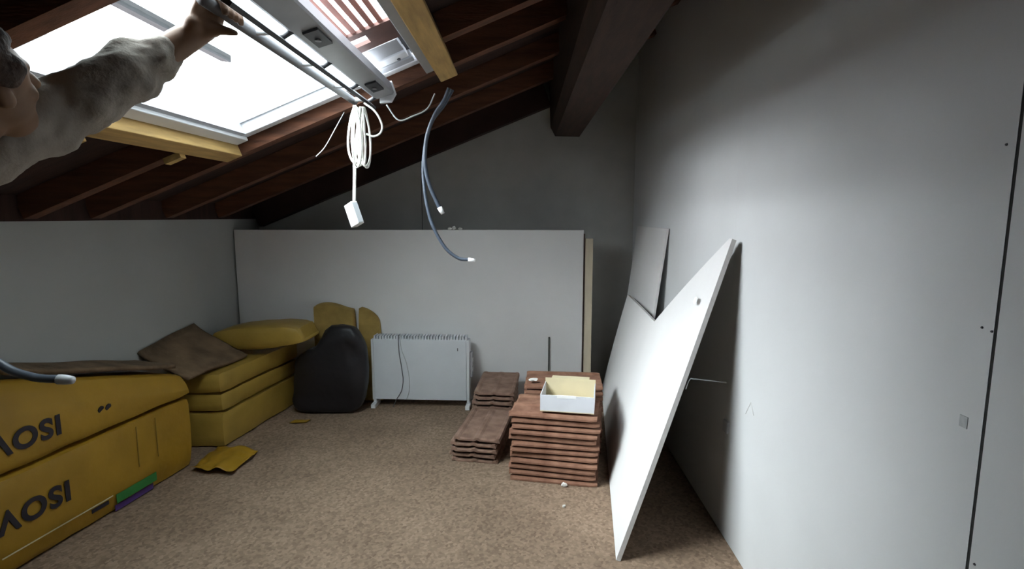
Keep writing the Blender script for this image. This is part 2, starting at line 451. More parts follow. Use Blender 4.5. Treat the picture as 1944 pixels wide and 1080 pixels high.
# ------------------------------------------------------------------ big leaning plasterboard sheet with a notched far corner
def sheet_point(y, z):
    t = z / 1.262
    a = (y - 1.93) / 2.07
    xb = 0.365 + (0.61 - 0.365) * a
    xt = 0.806 + 0.018 * min(1, a * 1.6)
    return Vector((xb + (xt - xb) * t, y, z))
def sheet_patch(bm, z0, z1, nz, ylo, yhi, ny):
    rows = []
    for k in range(nz + 1):
        z = z0 + (z1 - z0) * k / nz
        a, b_ = ylo(z), yhi(z)
        rows.append([bm.verts.new(sheet_point(a + (b_ - a) * j / ny, z)) for j in range(ny + 1)])
    for r0, r1 in zip(rows, rows[1:]):
        for j in range(ny):
            bm.faces.new((r0[j], r0[j + 1], r1[j + 1], r1[j]))
ylow = lambda z: 1.93 + 0.14 * z / 1.262
bm = bmesh.new()
sheet_patch(bm, 0.004, 0.80, 12, ylow, lambda z: 4.0 - 0.30 * z / 0.80, 16)
sheet_patch(bm, 0.80, 1.262, 8, ylow, lambda z: 2.74 - 0.64 * (z - 0.80) / 0.462, 10)
sheet = obj('plasterboard_sheet', bm, M_BACKP)
sm = sheet.modifiers.new('thickness', 'SOLIDIFY'); sm.thickness = 0.018; sm.offset = 1.0
sheet.data.materials.append(M_EDGE); sheet.data.materials.append(M_PANELW); sm.material_offset_rim = 1; sm.material_offset = 2
tag(sheet, 'large white plasterboard sheet leaning on the right wall, its top cut at a slope', 'plasterboard')
# lighter dab of filler on the sheet
bm = bmesh.new()
bmesh.ops.create_uvsphere(bm, u_segments=12, v_segments=8, radius=1.0, matrix=Matrix.Translation(sheet_point(2.16, 1.0) + Vector((-0.0165, 0.002, 0.006))) @ Matrix.Rotation(0.35, 4, 'Y') @ Matrix.Diagonal((0.0015, 0.022, 0.016, 1)))
obj('filler_dab', bm, M_TIP, sheet, True)

# narrow offcut standing behind the notch
bm = bmesh.new()
def offc(u, v, w):
    x = 0.700 + (0.830 - 0.700) * w
    return (x + 0.014 * u, 3.19 - 0.09 * w + 0.80 * v, 0.002 + 1.275 * w)
box(bm, 0, 1, 0, 1, 0, 1, f=offc)
tag(obj('plasterboard_offcut', bm, M_PANELW), 'smaller white plasterboard piece propped on the right wall behind the large leaning sheet', 'plasterboard')
# wire and hook under the sheet
wr = tubeo('bent_wire', [(0.645, 2.045, 0.665), (0.665, 2.06, 0.70), (0.70, 2.10, 0.69), (0.846, 2.15, 0.66)], 0.0025, M_TIPG, None, 6)
tag(wr, 'thin bent wire in the dark gap behind the leaning sheet', 'wire')

# ------------------------------------------------------------------ long panel standing in front of the gable wall
pn = thing('upright_plasterboard', 'long white plasterboard panel standing upright along the gable wall', 'plasterboard')
boxo('board', (-2.085, 0.423, 3.755, 3.775, 0.0, 1.252), M_PANELW, pn, bevel=0.002)
boxo('gap_shade', (0.4235, 0.4325, 3.758, 3.80, 0.0, 1.225), M_PURLIN, pn)  # dark strip standing in for the shadow in the gap beside the batten
st = boxo('upright_batten', (0.436, 0.492, 3.765, 3.82, 0.0, 1.19), M_CREAM, None, bevel=0.003)
tag(st, 'cream wooden batten standing upright at the end of the long panel', 'batten')
for k, (x, h) in enumerate(((-0.53, 0.02), (-0.50, 0.028), (-0.455, 0.018))):
    bm = bmesh.new()
    bmesh.ops.create_icosphere(bm, subdivisions=2, radius=0.5)
    for v in bm.verts:
        v.co += noise.noise_vector(v.co * 2 + Vector((k * 3.1, 0, 0))) * 0.25
    bmesh.ops.transform(bm, matrix=Matrix.Translation((x, 3.765, 1.252 + h * 0.45)) @ Matrix.Diagonal((0.03, 0.016, h, 1)), verts=bm.verts)
    o = obj('plaster_crumb', bm, M_CRUMB)
    tag(o, ('small plaster crumb on top of the long panel, ' + ('leftmost', 'middle and tallest', 'rightmost')[k] + ' of three'), 'debris', 'crumbs on the panel top')
o = tubeo('stick', [(0.182, 3.735, 0.0), (0.184, 3.748, 0.478)], 0.0055, M_STICK, None, 8, spline=False)
tag(o, 'thin dark stick leaning upright against the long white panel', 'stick')

# ------------------------------------------------------------------ yellow insulation packages
def lerp(a, b_, t): return a + (b_ - a) * t
def package(name, label, f, material, seed, dims=(10, 22, 8), puff=0.012, crumple=0.008, group='yellow insulation packages along the knee wall'):
    t = thing(name, label, 'insulation', Vector(f(0.5, 0.5, 0.0)), 0, group)
    off = Vector(f(0.5, 0.5, 0.0))
    bm = bmesh.new()
    soft_box(bm, f, *dims, puff=puff, crumple=crumple, seed=seed)
    bmesh.ops.translate(bm, vec=-off, verts=bm.verts)
    o = obj('wrapping', bm, material, t, True)
    o.data.set_sharp_from_angle(angle=math.radians(38))
    return t, o, off

def text_part(name, body, size, loc, parent, off, basis, material, shear=0.0, boldness=0.004):
    cu = bpy.data.curves.new(name, 'FONT')
    cu.body = body; cu.size = size; cu.extrude = 0.0008; cu.offset = boldness; cu.shear = shear
    cu.space_character = 1.12
    tmp = bpy.data.objects.new(name + '_tmp', cu); COL.objects.link(tmp)
    bpy.context.view_layer.update()
    me = bpy.data.meshes.new_from_object(tmp.evaluated_get(bpy.context.evaluated_depsgraph_get()))
    bpy.data.objects.remove(tmp); bpy.data.curves.remove(cu)
    me.transform(Matrix.Translation(Vector(loc) - off) @ basis.to_4x4())
    me.materials.clear(); me.materials.append(material)
    o = bpy.data.objects.new(name, me); COL.objects.link(o); o.parent = parent
    return o

# front face of the first stack runs from (-1.93,1.73) to (-1.80,2.70)
def facex(y): return -1.916 + (y - 1.83) * 0.1367
Y0, Y1 = 1.15, 2.69
def f_low(u, v, w):
    y = lerp(Y0, Y1, v)
    bev = 0.018 * max(0.0, (0.28 - w)) / 0.28
    return (lerp(XK + 0.02, facex(y) - bev, u), y, lerp(0.006, 0.384, w))
def top_front(y): return 0.66 - 0.235 * max(0.0, (y - 1.8) / 0.9)
def f_up(u, v, w):
    y = lerp(Y0, Y1 + 0.01, v)
    u = u ** 0.55                       # more rows near the room side, where the top is chamfered
    tf = top_front(y)
    q = min(1.0, (1 - u) / 0.16)
    ztop = tf + 0.08 * q + 0.02 * (1 - u)
    return (lerp(XK + 0.02, facex(y) - 0.002, u), y, lerp(0.404, ztop, w))
FB = Matrix((Vector((-0.1354, -0.9908, 0)), Vector((0, 0, -1)), Vector((0.9908, -0.1354, 0)))).transposed()
t, o, off = package('insulation_package', 'large yellow insulation package on the floor with green label, nearest lower one', f_low, M_YELLOW, 1.0, (8, 40, 12), 0.006, 0.003)
yy = 2.02; text_part('lettering', 'ISOVER', 0.118, (facex(yy) + 0.011, yy, 0.265), t, off, FB, M_INK, 0.0)
def on_face(name, y0, y1, z0, z1, material, parent, off, dx=0.006, slope=0.0):
    bm = bmesh.new()
    def f(x, y, z): return Vector((facex(y) + dx + x, y, z + slope * (y - y0))) - off
    box(bm, 0, 0.0015, y0, y1, z0, z1, f=f)
    return obj(name, bm, material, parent)
on_face('green_label', 2.22, 2.44, 0.045, 0.088, M_GREEN, t, off, 0.004)
on_face('purple_label', 2.22, 2.43, 0.006, 0.034, M_PURPLE, t, off, -0.008)
on_face('ledge_line', 1.75, 2.20, 0.092, 0.097, M_PALELINE, t, off, 0.008)  # pale strip along the lower ledge of the face
on_face('dark_print', 2.10, 2.18, 0.066, 0.084, M_INK, t, off, 0.005)
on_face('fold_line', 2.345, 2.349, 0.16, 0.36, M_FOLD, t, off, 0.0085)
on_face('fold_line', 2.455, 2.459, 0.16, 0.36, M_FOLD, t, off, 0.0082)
t, o, off = package('insulation_package', 'slumped yellow insulation package lying on the nearest lower one', f_up, M_YELLOW, 4.0, (8, 40, 10), 0.006, 0.004)
def upx(y, z):
    return facex(y) - 0.002
yy = 2.015; text_part('lettering', 'ISOVER', 0.112, (upx(yy, 0.52) + 0.010, yy, 0.550), t, off, FB, M_INK, 0.0)
for (yy, zz) in ((2.19, 0.505), (2.225, 0.503)):
    bm = bmesh.new()
    bmesh.ops.create_cone(bm, cap_ends=True, segments=8, radius1=0.016, radius2=0.016, depth=0.003, matrix=Matrix.Translation(Vector((upx(yy, zz) + 0.006, yy, zz)) - off) @ Matrix.Rotation(-math.pi / 2 + 0.2, 4, 'Y'))
    obj('print_symbol', bm, M_INK, t)

# second stack behind: three flat packages
def facex2(y): return -1.752 + (y - 2.905) * 0.138
def f_sec(z0, z1, dxx, dy0, dy1):
    def f(u, v, w):
        y = lerp(2.90 + dy0, 3.70 + dy1, v)
        return (lerp(XK + 0.02, facex2(y) + dxx, u), y, lerp(z0, z1, w))
    return f
package('insulation_package', 'yellow insulation package at the bottom of the far stack', f_sec(0.006, 0.206, 0.0, 0.0, 0.0), M_YELLOW2, 7.0, (8, 20, 6), 0.004, 0.004)
package('insulation_package', 'yellow insulation package in the middle of the far stack', f_sec(0.220, 0.320, -0.004, 0.008, 0.0), M_YELLOW2, 9.0, (8, 20, 5), 0.004, 0.004)
package('insulation_package', 'yellow insulation package third from the floor in the far stack', f_sec(0.334, 0.446, 0.0, -0.006, 0.0), M_YELLOW2, 12.0, (8, 20, 5), 0.004, 0.004)
# pillow-like package on top at the far end
def f_top(u, v, w):
    cx_, cy_ = lerp(-2.03, -1.42, u), lerp(3.26, 3.54, v) + 0.03 * u
    th = 0.02 + 0.125 * (4 * u * (1 - u)) ** 0.35
    return (cx_, cy_, 0.480 + 0.03 * (1 - 4 * u * (1 - u)) + th * w + 0.03 * u)
package('insulation_package', 'soft pillow shaped yellow package lying on top of the far stack', f_top, M_YELLOW2, 15.0, (16, 10, 6), 0.012, 0.006)
# two upright batts behind the black sack
def f_b1(u, v, w): return (lerp(-1.50, -1.215, u), lerp(3.655, 3.735, v), lerp(0.003, 0.715 + 0.02 * math.sin(u * 5), w))
def f_b2(u, v, w): return (lerp(-1.18, -1.03, u) - 0.01 * w, lerp(3.698, 3.744, v), lerp(0.003, 0.70 - 0.09 * u * u, w))
package('insulation_roll', 'brownish yellow insulation batt standing behind the black sack, left one', f_b1, M_WOOL, 18.0, (10, 5, 14), 0.004, 0.006, 'insulation batts behind the sack')
package('insulation_roll', 'yellow insulation batt standing between black sack and radiator', f_b2, M_WOOL, 22.0, (8, 5, 14), 0.003, 0.006, 'insulation batts behind the sack')
# brown mat leaning from the knee wall over the packages
bm = bmesh.new()
N = 30
rows = []
for i in range(N + 1):
    y = lerp(2.74, 3.23, i / N)
    r = []
    for j in range(9):
        s = j / 8
        x = lerp(XK + 0.012, facex2(y) - 0.05, s)
        z = lerp(lerp(0.625, 0.68, i / N), 0.478, s ** 0.8) + 0.010 * noise.noise(Vector((x * 6, y * 5, 0)))
        r.append(bm.verts.new((x, y, z)))
    rows.append(r)
for a, b_ in zip(rows, rows[1:]):
    for j in range(8):
        bm.faces.new((a[j], a[j + 1], b_[j + 1], b_[j]))
o = obj('insulation_mat', bm, M_MAT, None, True)
md = o.modifiers.new('thickness', 'SOLIDIFY'); md.thickness = 0.02; md.offset = 1
tag(o, 'dark brown insulation mat sloping from the knee wall over the far yellow stack', 'insulation')
bm = bmesh.new()
rows = []
for i in range(N + 1):
    y = lerp(1.9, 2.70, i / N)
    r = []
    tf = top_front(y)
    for j in range(7):
        s = j / 6
        x = lerp(XK + 0.012, facex(y) - 0.07, s)
        z = lerp(tf + 0.14, tf + 0.112, s) + 0.008 * noise.noise(Vector((x * 6, y * 5, 3)))
        r.append(bm.verts.new((x, y, z)))
    rows.append(r)
for a, b_ in zip(rows, rows[1:]):
    for j in range(6):
        bm.faces.new((a[j], a[j + 1], b_[j + 1], b_[j]))
o = obj('insulation_mat', bm, M_MAT, None, True)
md = o.modifiers.new('thickness', 'SOLIDIFY'); md.thickness = 0.02; md.offset = 1
tag(o, 'dark brown insulation mat lying on the slumped nearest yellow package', 'insulation')
# torn yellow film on the floor
def film(name, label, cx_, cy_, sx, sy, seed, hmax):
    bm = bmesh.new(); n = 14; R = []
    for i in range(n + 1):
        r = []
        for j in range(n + 1):
            x = cx_ + (i / n - .5) * sx; y = cy_ + (j / n - .5) * sy
            d = noise.noise_vector(Vector((x * 7, y * 7, seed)))
            h = 0.004 + hmax * (0.5 + 0.5 * noise.noise(Vector((x * 14, y * 14, seed + 5))))
            r.append(bm.verts.new((x + d.x * 0.05, y + d.y * 0.05, h)))
        R.append(r)
    for a, b_ in zip(R, R[1:]):
        for j in range(n):
            bm.faces.new((a[j], a[j + 1], b_[j + 1], b_[j]))
    o = obj(name, bm, M_YELLOW, None, True)
    md = o.modifiers.new('thickness', 'SOLIDIFY'); md.thickness = 0.002; md.offset = 1
    tag(o, label, 'plastic film', 'torn yellow film on the floor')
film('plastic_film', 'torn yellow plastic film on the floor at the gap between the two yellow stacks', -1.65, 2.72, 0.24, 0.27, 1, 0.05)
film('plastic_film', 'scrap of yellow plastic film on the floor in front of the black sack', -1.47, 3.29, 0.12, 0.05, 8, 0.012)

# ------------------------------------------------------------------ black sack
bm = bmesh.new()
bmesh.ops.create_uvsphere(bm, u_segments=40, v_segments=28, radius=1.0)
for v in bm.verts:
    p = v.co.copy()
    s = Vector((math.copysign(abs(p.x) ** 0.38, p.x), math.copysign(abs(p.y) ** 0.5, p.y), math.copysign(abs(p.z) ** 0.5, p.z)))
    z = (s.z * 0.5 + 0.5)
    w = 1.0 - 0.12 * z
    x = s.x * 0.265 * w
    top = 0.605 - 0.15 * min(1.0, max(0.0, -s.x - 0.12) / 0.35)
    q = Vector((-1.35 + x + 0.045 * z, 3.49 + s.y * 0.08 * w, 0.004 + z * top))
    nv = noise.noise_vector(q * 6.0)
    nv2 = noise.noise_vector(q * 17.0)
    k = 0.028 * min(1.0, z * 4)
    q += nv * k + nv2 * (0.007 * min(1.0, z * 4))
    q.z = max(q.z, 0.003)
    v.co = q
sack = obj('rubbish_sack', bm, M_BAG, None, True)
tag(sack, 'full black plastic sack slumped between the yellow stack and the radiator', 'sack')

# ------------------------------------------------------------------ radiator
rd = thing('electric_radiator', 'white flat electric radiator on feet in front of the long panel', 'radiator', (-0.725, 3.62, 0), math.radians(-1.8))
boxo('body', (-0.335, 0.325, -0.035, 0.045, 0.055, 0.495), M_RAD, rd, bevel=0.006)
for k in range(33):
    x = -0.328 + k * 0.0202
    boxo('fin', (x, x + 0.010, -0.034, 0.044, 0.488, 0.517), M_RAD, rd)
boxo('side_panel', (0.325, 0.345, -0.03, 0.05, 0.05, 0.49), M_WHITE, rd, bevel=0.004)
boxo('side_panel', (-0.352, -0.335, -0.03, 0.05, 0.05, 0.49), M_WHITE, rd, bevel=0.004)
for x in (-0.352, 0.318):
    ft = boxo('foot', (x, x + 0.032, -0.075, 0.055, 0.0, 0.03), M_WHITE, rd, bevel=0.004)
    boxo('foot_stem', (x + 0.006, x + 0.026, -0.02, 0.03, 0.028, 0.06), M_WHITE, ft)
kn = boxo('control_box', (0.345, 0.362, -0.01, 0.04, 0.22, 0.40), M_GREYM, rd, bevel=0.003)
boxo('switch', (0.362, 0.367, 0.0, 0.02, 0.33, 0.36), M_TIP, kn); boxo('switch', (0.362, 0.367, 0.0, 0.02, 0.26, 0.29), M_TIP, kn)
boxo('badge', (0.262, 0.268, -0.0365, -0.034, 0.415, 0.435), M_CORDG, rd)
tubeo('power_cord', [(-0.155, 0.0, 0.518), (-0.152, -0.037, 0.505), (-0.148, -0.040, 0.40), (-0.132, -0.040, 0.28), (-0.125, -0.040, 0.20), (-0.14, -0.040, 0.12), (-0.175, -0.040, 0.06), (-0.20, -0.045, 0.006)], 0.003, M_CORDG, rd, 6)
tubeo('power_cord', [(-0.143, 0.0, 0.518), (-0.140, -0.037, 0.505), (-0.13, -0.039, 0.42), (-0.10, -0.039, 0.33), (-0.082, -0.039, 0.22), (-0.085, -0.039, 0.12), (-0.105, -0.039, 0.06)], 0.0022, M_SMUDGE, rd, 6)

# ------------------------------------------------------------------ roof tiles in four stacks
def tile_mesh(name, L, W, material):
    top = [(-0.5, 0.006), (-0.475, 0.019), (-0.43, 0.021), (-0.39, 0.012), (-0.08, 0.012), (-0.03, 0.020), (0.03, 0.020), (0.08, 0.012), (0.36, 0.012), (0.41, 0.022), (0.47, 0.021), (0.5, 0.012)]
    bot = [(-0.5, -0.004), (-0.40, 0.000), (-0.07, 0.001), (0.0, 0.008), (0.07, 0.001), (0.39, 0.000), (0.44, 0.008), (0.5, 0.004)]
    poly = [(y * W, z * 0.8) for y, z in top] + [(y * W, z) for y, z in reversed(bot)]
    bm = bmesh.new()
    xs = [-L / 2, -L / 2 + 0.012, L / 2 - 0.03, L / 2]
    rings = []
    for i, x in enumerate(xs):
        dz = (-0.006 if i in (0,) else (0.0035 if i == 3 else 0.0))
        sc = 0.97 if i in (0, 3) else 1.0
        rings.append([bm.verts.new((x, y * sc, z * (0.9 if i in (0, 3) else 1) + dz * (z < 0.01))) for y, z in poly])
    for a, b_ in zip(rings, rings[1:]):
        for k in range(len(poly)):
            j = (k + 1) % len(poly)
            bm.faces.new((a[k], a[j], b_[j], b_[k]))
    bm.faces.new(rings[0]); bm.faces.new(rings[-1])
    bmesh.ops.recalc_face_normals(bm, faces=bm.faces)
    me = bpy.data.meshes.new(name); bm.to_mesh(me); bm.free()
    me.materials.append(material)
    return me
ME_R = tile_mesh('terracotta_tile', 0.445, 0.29, M_TILE)
ME_G = tile_mesh('terracotta_tile_weathered', 0.445, 0.265, M_TILEG)
ORD = ['bottom', 'second from the bottom', 'third from the bottom', 'fourth from the bottom', 'fifth from the bottom', 'sixth from the bottom', 'seventh from the bottom', 'eighth from the bottom', 'ninth from the bottom', 'tenth from the bottom', 'eleventh from the bottom', 'twelfth from the bottom', 'thirteenth from the bottom']
PITCH = 0.031
def tile_stack(mesh, n, x, y, rot, where, group, jitter=0.010, lean=(0, 0)):
    for k in range(n):
        o = bpy.data.objects.new('terracotta_tile', mesh); COL.objects.link(o)
        o.location = (x + random.uniform(-jitter, jitter) + lean[0] * k, y + random.uniform(-jitter, jitter) * 0.6 + lean[1] * k, 0.006 + k * PITCH)
        o.rotation_euler = (0, 0, rot + random.uniform(-0.03, 0.03) + (math.pi if (k % 2 and False) else 0))
        pos = ORD[k] if k < n - 1 else 'topmost'
        tag(o, f'terracotta roof tile, {pos} of the {where}', 'clay tile', group)
RT = math.radians(-10)
tile_stack(ME_R, 12, 0.178, 2.675, RT, 'front right stack under the open carton', 'tiles in the front right stack')
tile_stack(ME_R, 13, 0.232, 3.03, RT * 0.5, 'rear right stack behind the carton', 'tiles in the rear right stack')
tile_stack(ME_G, 5, -0.235, 2.975, math.radians(82), 'low front left stack', 'tiles in the front left stack', 0.014)
tile_stack(ME_G, 8, -0.178, 3.455, math.radians(86), 'rear left stack beside the radiator', 'tiles in the rear left stack', 0.012)

# open carton tray on the front right stack
ct = thing('carton', 'open pale grey carton tray lying on the front right tile stack', 'box', (0.235, 2.655, 0.3725), math.radians(-9))
wx, wy, hz, th = 0.135, 0.115, 0.085, 0.004
boxo('bottom', (-wx, wx, -wy, wy, 0.0, th), M_CARTONIN, ct)
boxo('front_wall', (-wx, wx, -wy, -wy + th, th, hz), M_CARTON, ct)
boxo('back_wall', (-wx, wx, wy - th, wy, th, hz + 0.02), M_CARTONIN, ct)
boxo('side_wall', (-wx, -wx + th, -wy + th, wy - th, th, hz), M_CARTON, ct)
boxo('side_wall', (wx - th, wx, -wy + th, wy - th, th, hz), M_CARTON, ct)
bm = bmesh.new()
def flapf(u, v, w): return (lerp(-wx * 0.75, wx * 0.75, u), wy - 0.003 + 0.06 * v, hz + 0.018 - 0.005 * v + 0.003 * w)
box(bm, 0, 1, 0, 1, 0, 1, f=flapf); obj('flap', bm, M_CARTONIN, ct)
boxo('paper', (-wx + 0.02, wx - 0.02, -wy + 0.01, wy - 0.02, th + 0.0005, th + 0.012), M_CREAM, ct)
boxo('tape', (-0.05, 0.045, -wy - 0.0012, -wy + th + 0.001, hz - 0.012, hz + 0.002), M_TIP, ct)
# debris
def crumb(label, loc, size, seed, name='plaster_crumb'):
    bm = bmesh.new()
    bmesh.ops.create_icosphere(bm, subdivisions=2, radius=0.5)
    for v in bm.verts:
        v.co += noise.noise_vector(v.co * 2.2 + Vector((seed, 0, 0))) * 0.28
    zmin = min(v.co.z for v in bm.verts)
    for v in bm.verts:
        v.co.z -= zmin
    bmesh.ops.transform(bm, matrix=Matrix.Translation(loc) @ Matrix.Diagonal((*size, 1)), verts=bm.verts)
    tag(obj(name, bm, M_CRUMB), label, 'debris')
crumb('white paper scrap on the rear right tile stack beside the carton', (0.055, 2.965, 0.398), (0.05, 0.03, 0.018), 5, 'paper_scrap')
crumb('small white crumb on the floor touching the front right tile stack', (0.205, 2.50, 0.0), (0.03, 0.018, 0.02), 9)
crumb('small brown grey crumb on bare floor in front of the tile stacks', (0.19, 2.31, 0.0), (0.016, 0.012, 0.014), 14)

# ------------------------------------------------------------------ hanging cables
cb = thing('window_cord', 'white cord bundle with a plastic box hanging from the roof window', 'cord', (-0.69, 2.25, 1.82))
def rel(pts, o=(-0.69, 2.25, 1.82)): return [Vector(p) - Vector(o) for p in pts]
for k in range(9):
    rr = random.Random(k)
    cx_ = -0.69 + rr.uniform(-0.022, 0.022); cy_ = 2.25 + rr.uniform(-0.02, 0.02)
    w_ = rr.uniform(0.024, 0.05); bot = 1.55 + rr.uniform(0, 0.045); top = 1.80
    pts = []
    for i in range(17):
        a = 2 * math.pi * i / 16
        zz = (top + bot) / 2 + math.cos(a) * (top - bot) / 2
        wd = w_ * (0.35 + 0.65 * max(0.0, 1 - (zz - bot) / (top - bot)) ** 0.6)
        ang = rr.uniform(-0.05, 0.05) + k * 0.7
        pts.append((cx_ + math.sin(a) * wd * math.cos(ang * 0.5), cy_ + math.sin(a) * wd * math.sin(ang * 0.5), zz - 0.004 * math.sin(3 * a)))
    tubeo('cord_loop', rel(pts), 0.0042, M_CORDW, cb, 6, n=4)
tubeo('cord_tail', rel([(-0.695, 2.245, 1.72), (-0.715, 2.25, 1.60), (-0.719, 2.25, 1.52), (-0.725, 2.25, 1.41)]), 0.004, M_CORDW, cb, 6)
tubeo('cord_tail', rel([(-0.688, 2.25, 1.72), (-0.708, 2.25, 1.60), (-0.713, 2.25, 1.52), (-0.719, 2.25, 1.41)]), 0.004, M_CORDW, cb, 6)
tubeo('cord_loop', rel([(-0.665, 2.25, 1.815), (-0.62, 2.25, 1.78), (-0.594, 2.25, 1.73), (-0.600, 2.25, 1.695), (-0.63, 2.25, 1.68), (-0.66, 2.25, 1.69)]), 0.0042, M_CORDW, cb, 6)
bm = bmesh.new(); box(bm, -0.028, 0.028, -0.016, 0.016, -0.05, 0.05, bevel=0.004)
pb = obj('plug_box', bm, M_BOXW, cb); pb.location = Vector((-0.725, 2.25, 1.357)) - Vector((-0.69, 2.25, 1.82)); pb.rotation_euler = (0.1, math.radians(-20), math.radians(-38))
boxo('box_lid', (0.0281, 0.0295, -0.013, 0.013, -0.044, 0.044), M_TIPG, pb)
tubeo('wire', rel([(-0.60, 2.36, 1.83), (-0.549, 2.36, 1.765), (-0.49, 2.38, 1.785), (-0.43, 2.40, 1.82), (-0.40, 2.43, 1.89)]), 0.0032, M_SMUDGE, cb, 6)
o = tubeo('thin_wire', [(-0.84, 2.52, 1.83), (-0.86, 2.47, 1.76), (-0.90, 2.42, 1.66), (-0.935, 2.40, 1.615)], 0.002, M_TIPG, None, 6)
tag(o, 'thin pale wire hanging from the rafter below the far side of the window', 'wire')

def conduit(label, pts, r, tipm, tip_len=0.045, tip_r=1.25, name='cable_conduit', ribs=True):
    loc = Vector(pts[0])
    t = thing(name, label, 'cable', loc, 0, 'dark conduits hanging from the roof')
    P = catmull(pts, 12)
    Q = [p - loc for p in P]
    bm = bmesh.new(); tube(bm, Q, lambda s: r, 10); obj('sleeve', bm, M_CONDUIT, t, True)
    d = (Q[-1] - Q[-2]).normalized()
    bm = bmesh.new(); tube(bm, [Q[-1] - d * 0.004, Q[-1] + d * tip_len * .5, Q[-1] + d * tip_len], lambda s: r * tip_r * (1 - 0.25 * s * s), 10); obj('tip', bm, tipm, t, True)
conduit('dark conduit hanging by the window, shorter one ending level with the panel top', [(-0.345, 2.50, 1.93), (-0.370, 2.50, 1.875), (-0.414, 2.50, 1.81), (-0.453, 2.50, 1.71), (-0.463, 2.50, 1.594), (-0.445, 2.50, 1.497), (-0.409, 2.50, 1.411), (-0.397, 2.50, 1.387)], 0.0095, M_TIP, 0.03)
conduit('dark conduit hanging by the window, longer one curving in front of the panel', [(-0.333, 2.53, 1.93), (-0.375, 2.53, 1.86), (-0.430, 2.53, 1.79), (-0.462, 2.53, 1.70), (-0.478, 2.53, 1.58), (-0.472, 2.52, 1.48), (-0.458, 2.51, 1.39), (-0.431, 2.50, 1.301), (-0.375, 2.50, 1.201), (-0.313, 2.50, 1.151), (-0.262, 2.50, 1.143)], 0.0080, M_TIP, 0.03)
conduit('dark conduit ending in a grey cap above the nearest yellow package', [(-1.50, 1.17, 1.565), (-1.46, 1.20, 1.30), (-1.38, 1.20, 1.11), (-1.256, 1.20, 0.999), (-1.182, 1.20, 0.967), (-1.112, 1.20, 0.961)], 0.010, M_TIPG, 0.03)

# ------------------------------------------------------------------ person reaching up to the window
person = thing('person', 'person in a grey beige top reaching up to the roof window bar', 'person', (-1.45, 0.95, 0))
PO = Vector((-1.45, 0.95, 0))
class Balls:
    """collects overlapping balls quickly; later fused into one skin by a voxel remesh"""
    def __init__(self): self.v = []; self.f = []
_SPH = {}
def unit_sphere(seg):
    if seg not in _SPH:
        b_ = bmesh.new(); bmesh.ops.create_uvsphere(b_, u_segments=seg + 4, v_segments=seg, radius=1.0)
        b_.verts.index_update()
        _SPH[seg] = ([tuple(v.co) for v in b_.verts], [[v.index for v in f.verts] for f in b_.faces]); b_.free()
    return _SPH[seg]
def ball(bm, c, r, seg=8):
    V, F = unit_sphere(seg)
    rx, ry, rz = r if hasattr(r, '__len__') else (r, r, r)
    x, y, z = Vector(c) - PO
    n = len(bm.v)
    bm.v.extend([(x + p[0] * rx, y + p[1] * ry, z + p[2] * rz) for p in V])
    bm.f.extend([[i + n for i in f] for f in F])
def chain(bm, pts, step=0.4, seg=8):
    """overlapping balls along joints (x, y, z, radius): tapered limb"""
    for (a, b_) in zip(pts, pts[1:]):
        A, B = Vector(a[:3]), Vector(b_[:3])
        n = max(1, int((B - A).length / (min(a[3], b_[3]) * step)) + 1)
        for k in range(n + 1):
            s = k / n
            ball(bm, A.lerp(B, s), lerp(a[3], b_[3], s), seg)
def fleshed(name, bm, material, voxel, parent, smooth=4):
    me = bpy.data.meshes.new(name); me.from_pydata(bm.v, [], bm.f); me.materials.append(material)
    o = bpy.data.objects.new(name, me); COL.objects.link(o); o.parent = parent
    r = o.modifiers.new('remesh', 'REMESH'); r.mode = 'VOXEL'; r.voxel_size = voxel; r.use_smooth_shade = True
    s = o.modifiers.new('smooth', 'SMOOTH'); s.iterations = smooth; s.factor = 0.5
    return o
# --- body (skin): head, neck, torso core, arms, hands, legs
HC = Vector((-1.015, 0.985, 1.595))
bm = Balls()
hx = Vector((0.30, 0.86, 0.40)).normalized()      # looking up towards the window
hz_ = Vector((0.22, -0.30, 0.9)); hz_ = (hz_ - hx * hz_.dot(hx)).normalized()
hy = hz_.cross(hx)
def H(a, b_, c): return HC + hx * a + hy * b_ + hz_ * c
ball(bm, H(-0.012, 0, 0.03), 0.083, 14)
ball(bm, H(0.01, 0, 0.015), 0.076, 14)
ball(bm, H(0.025, 0, -0.035), 0.060, 12)
ball(bm, H(0.04, 0, -0.075), 0.042, 12)
ball(bm, H(0.062, 0, -0.095), 0.022)
chain(bm, [(*H(0.083, 0, 0.012), 0.009), (*H(0.100, 0, -0.022), 0.014)])
for s in (-1, 1):
    ball(bm, H(0.078, 0.012 * s, -0.025), 0.009)
    ball(bm, H(0.072, 0.030 * s, 0.022), 0.014)
    ball(bm, H(0.058, 0.035 * s, -0.025), 0.022)
    ball(bm, H(0.066, 0.030 * s, 0.004), 0.012)
    ball(bm, H(-0.005, 0.080 * s, -0.012), 0.018); ball(bm, H(-0.008, 0.083 * s, 0.008), 0.015)
ball(bm, H(0.079, 0, -0.056), (0.010, 0.018, 0.007)); ball(bm, H(0.076, 0, -0.068), (0.010, 0.016, 0.007))
NB = Vector((-1.14, 0.98, 1.42))
chain(bm, [(*H(-0.025, 0, -0.06), 0.052), (*(NB), 0.056)])
RS = Vector((-1.135, 1.045, 1.440)); LS = Vector((-1.36, 0.88, 1.37))
CH = Vector((-1.25, 0.97, 1.27)); PE = Vector((-1.43, 0.95, 0.90))
chain(bm, [(*NB, 0.058), (-1.27, 0.97, 1.27, 0.095), (-1.35, 0.96, 1.07, 0.10), (*PE, 0.125)])
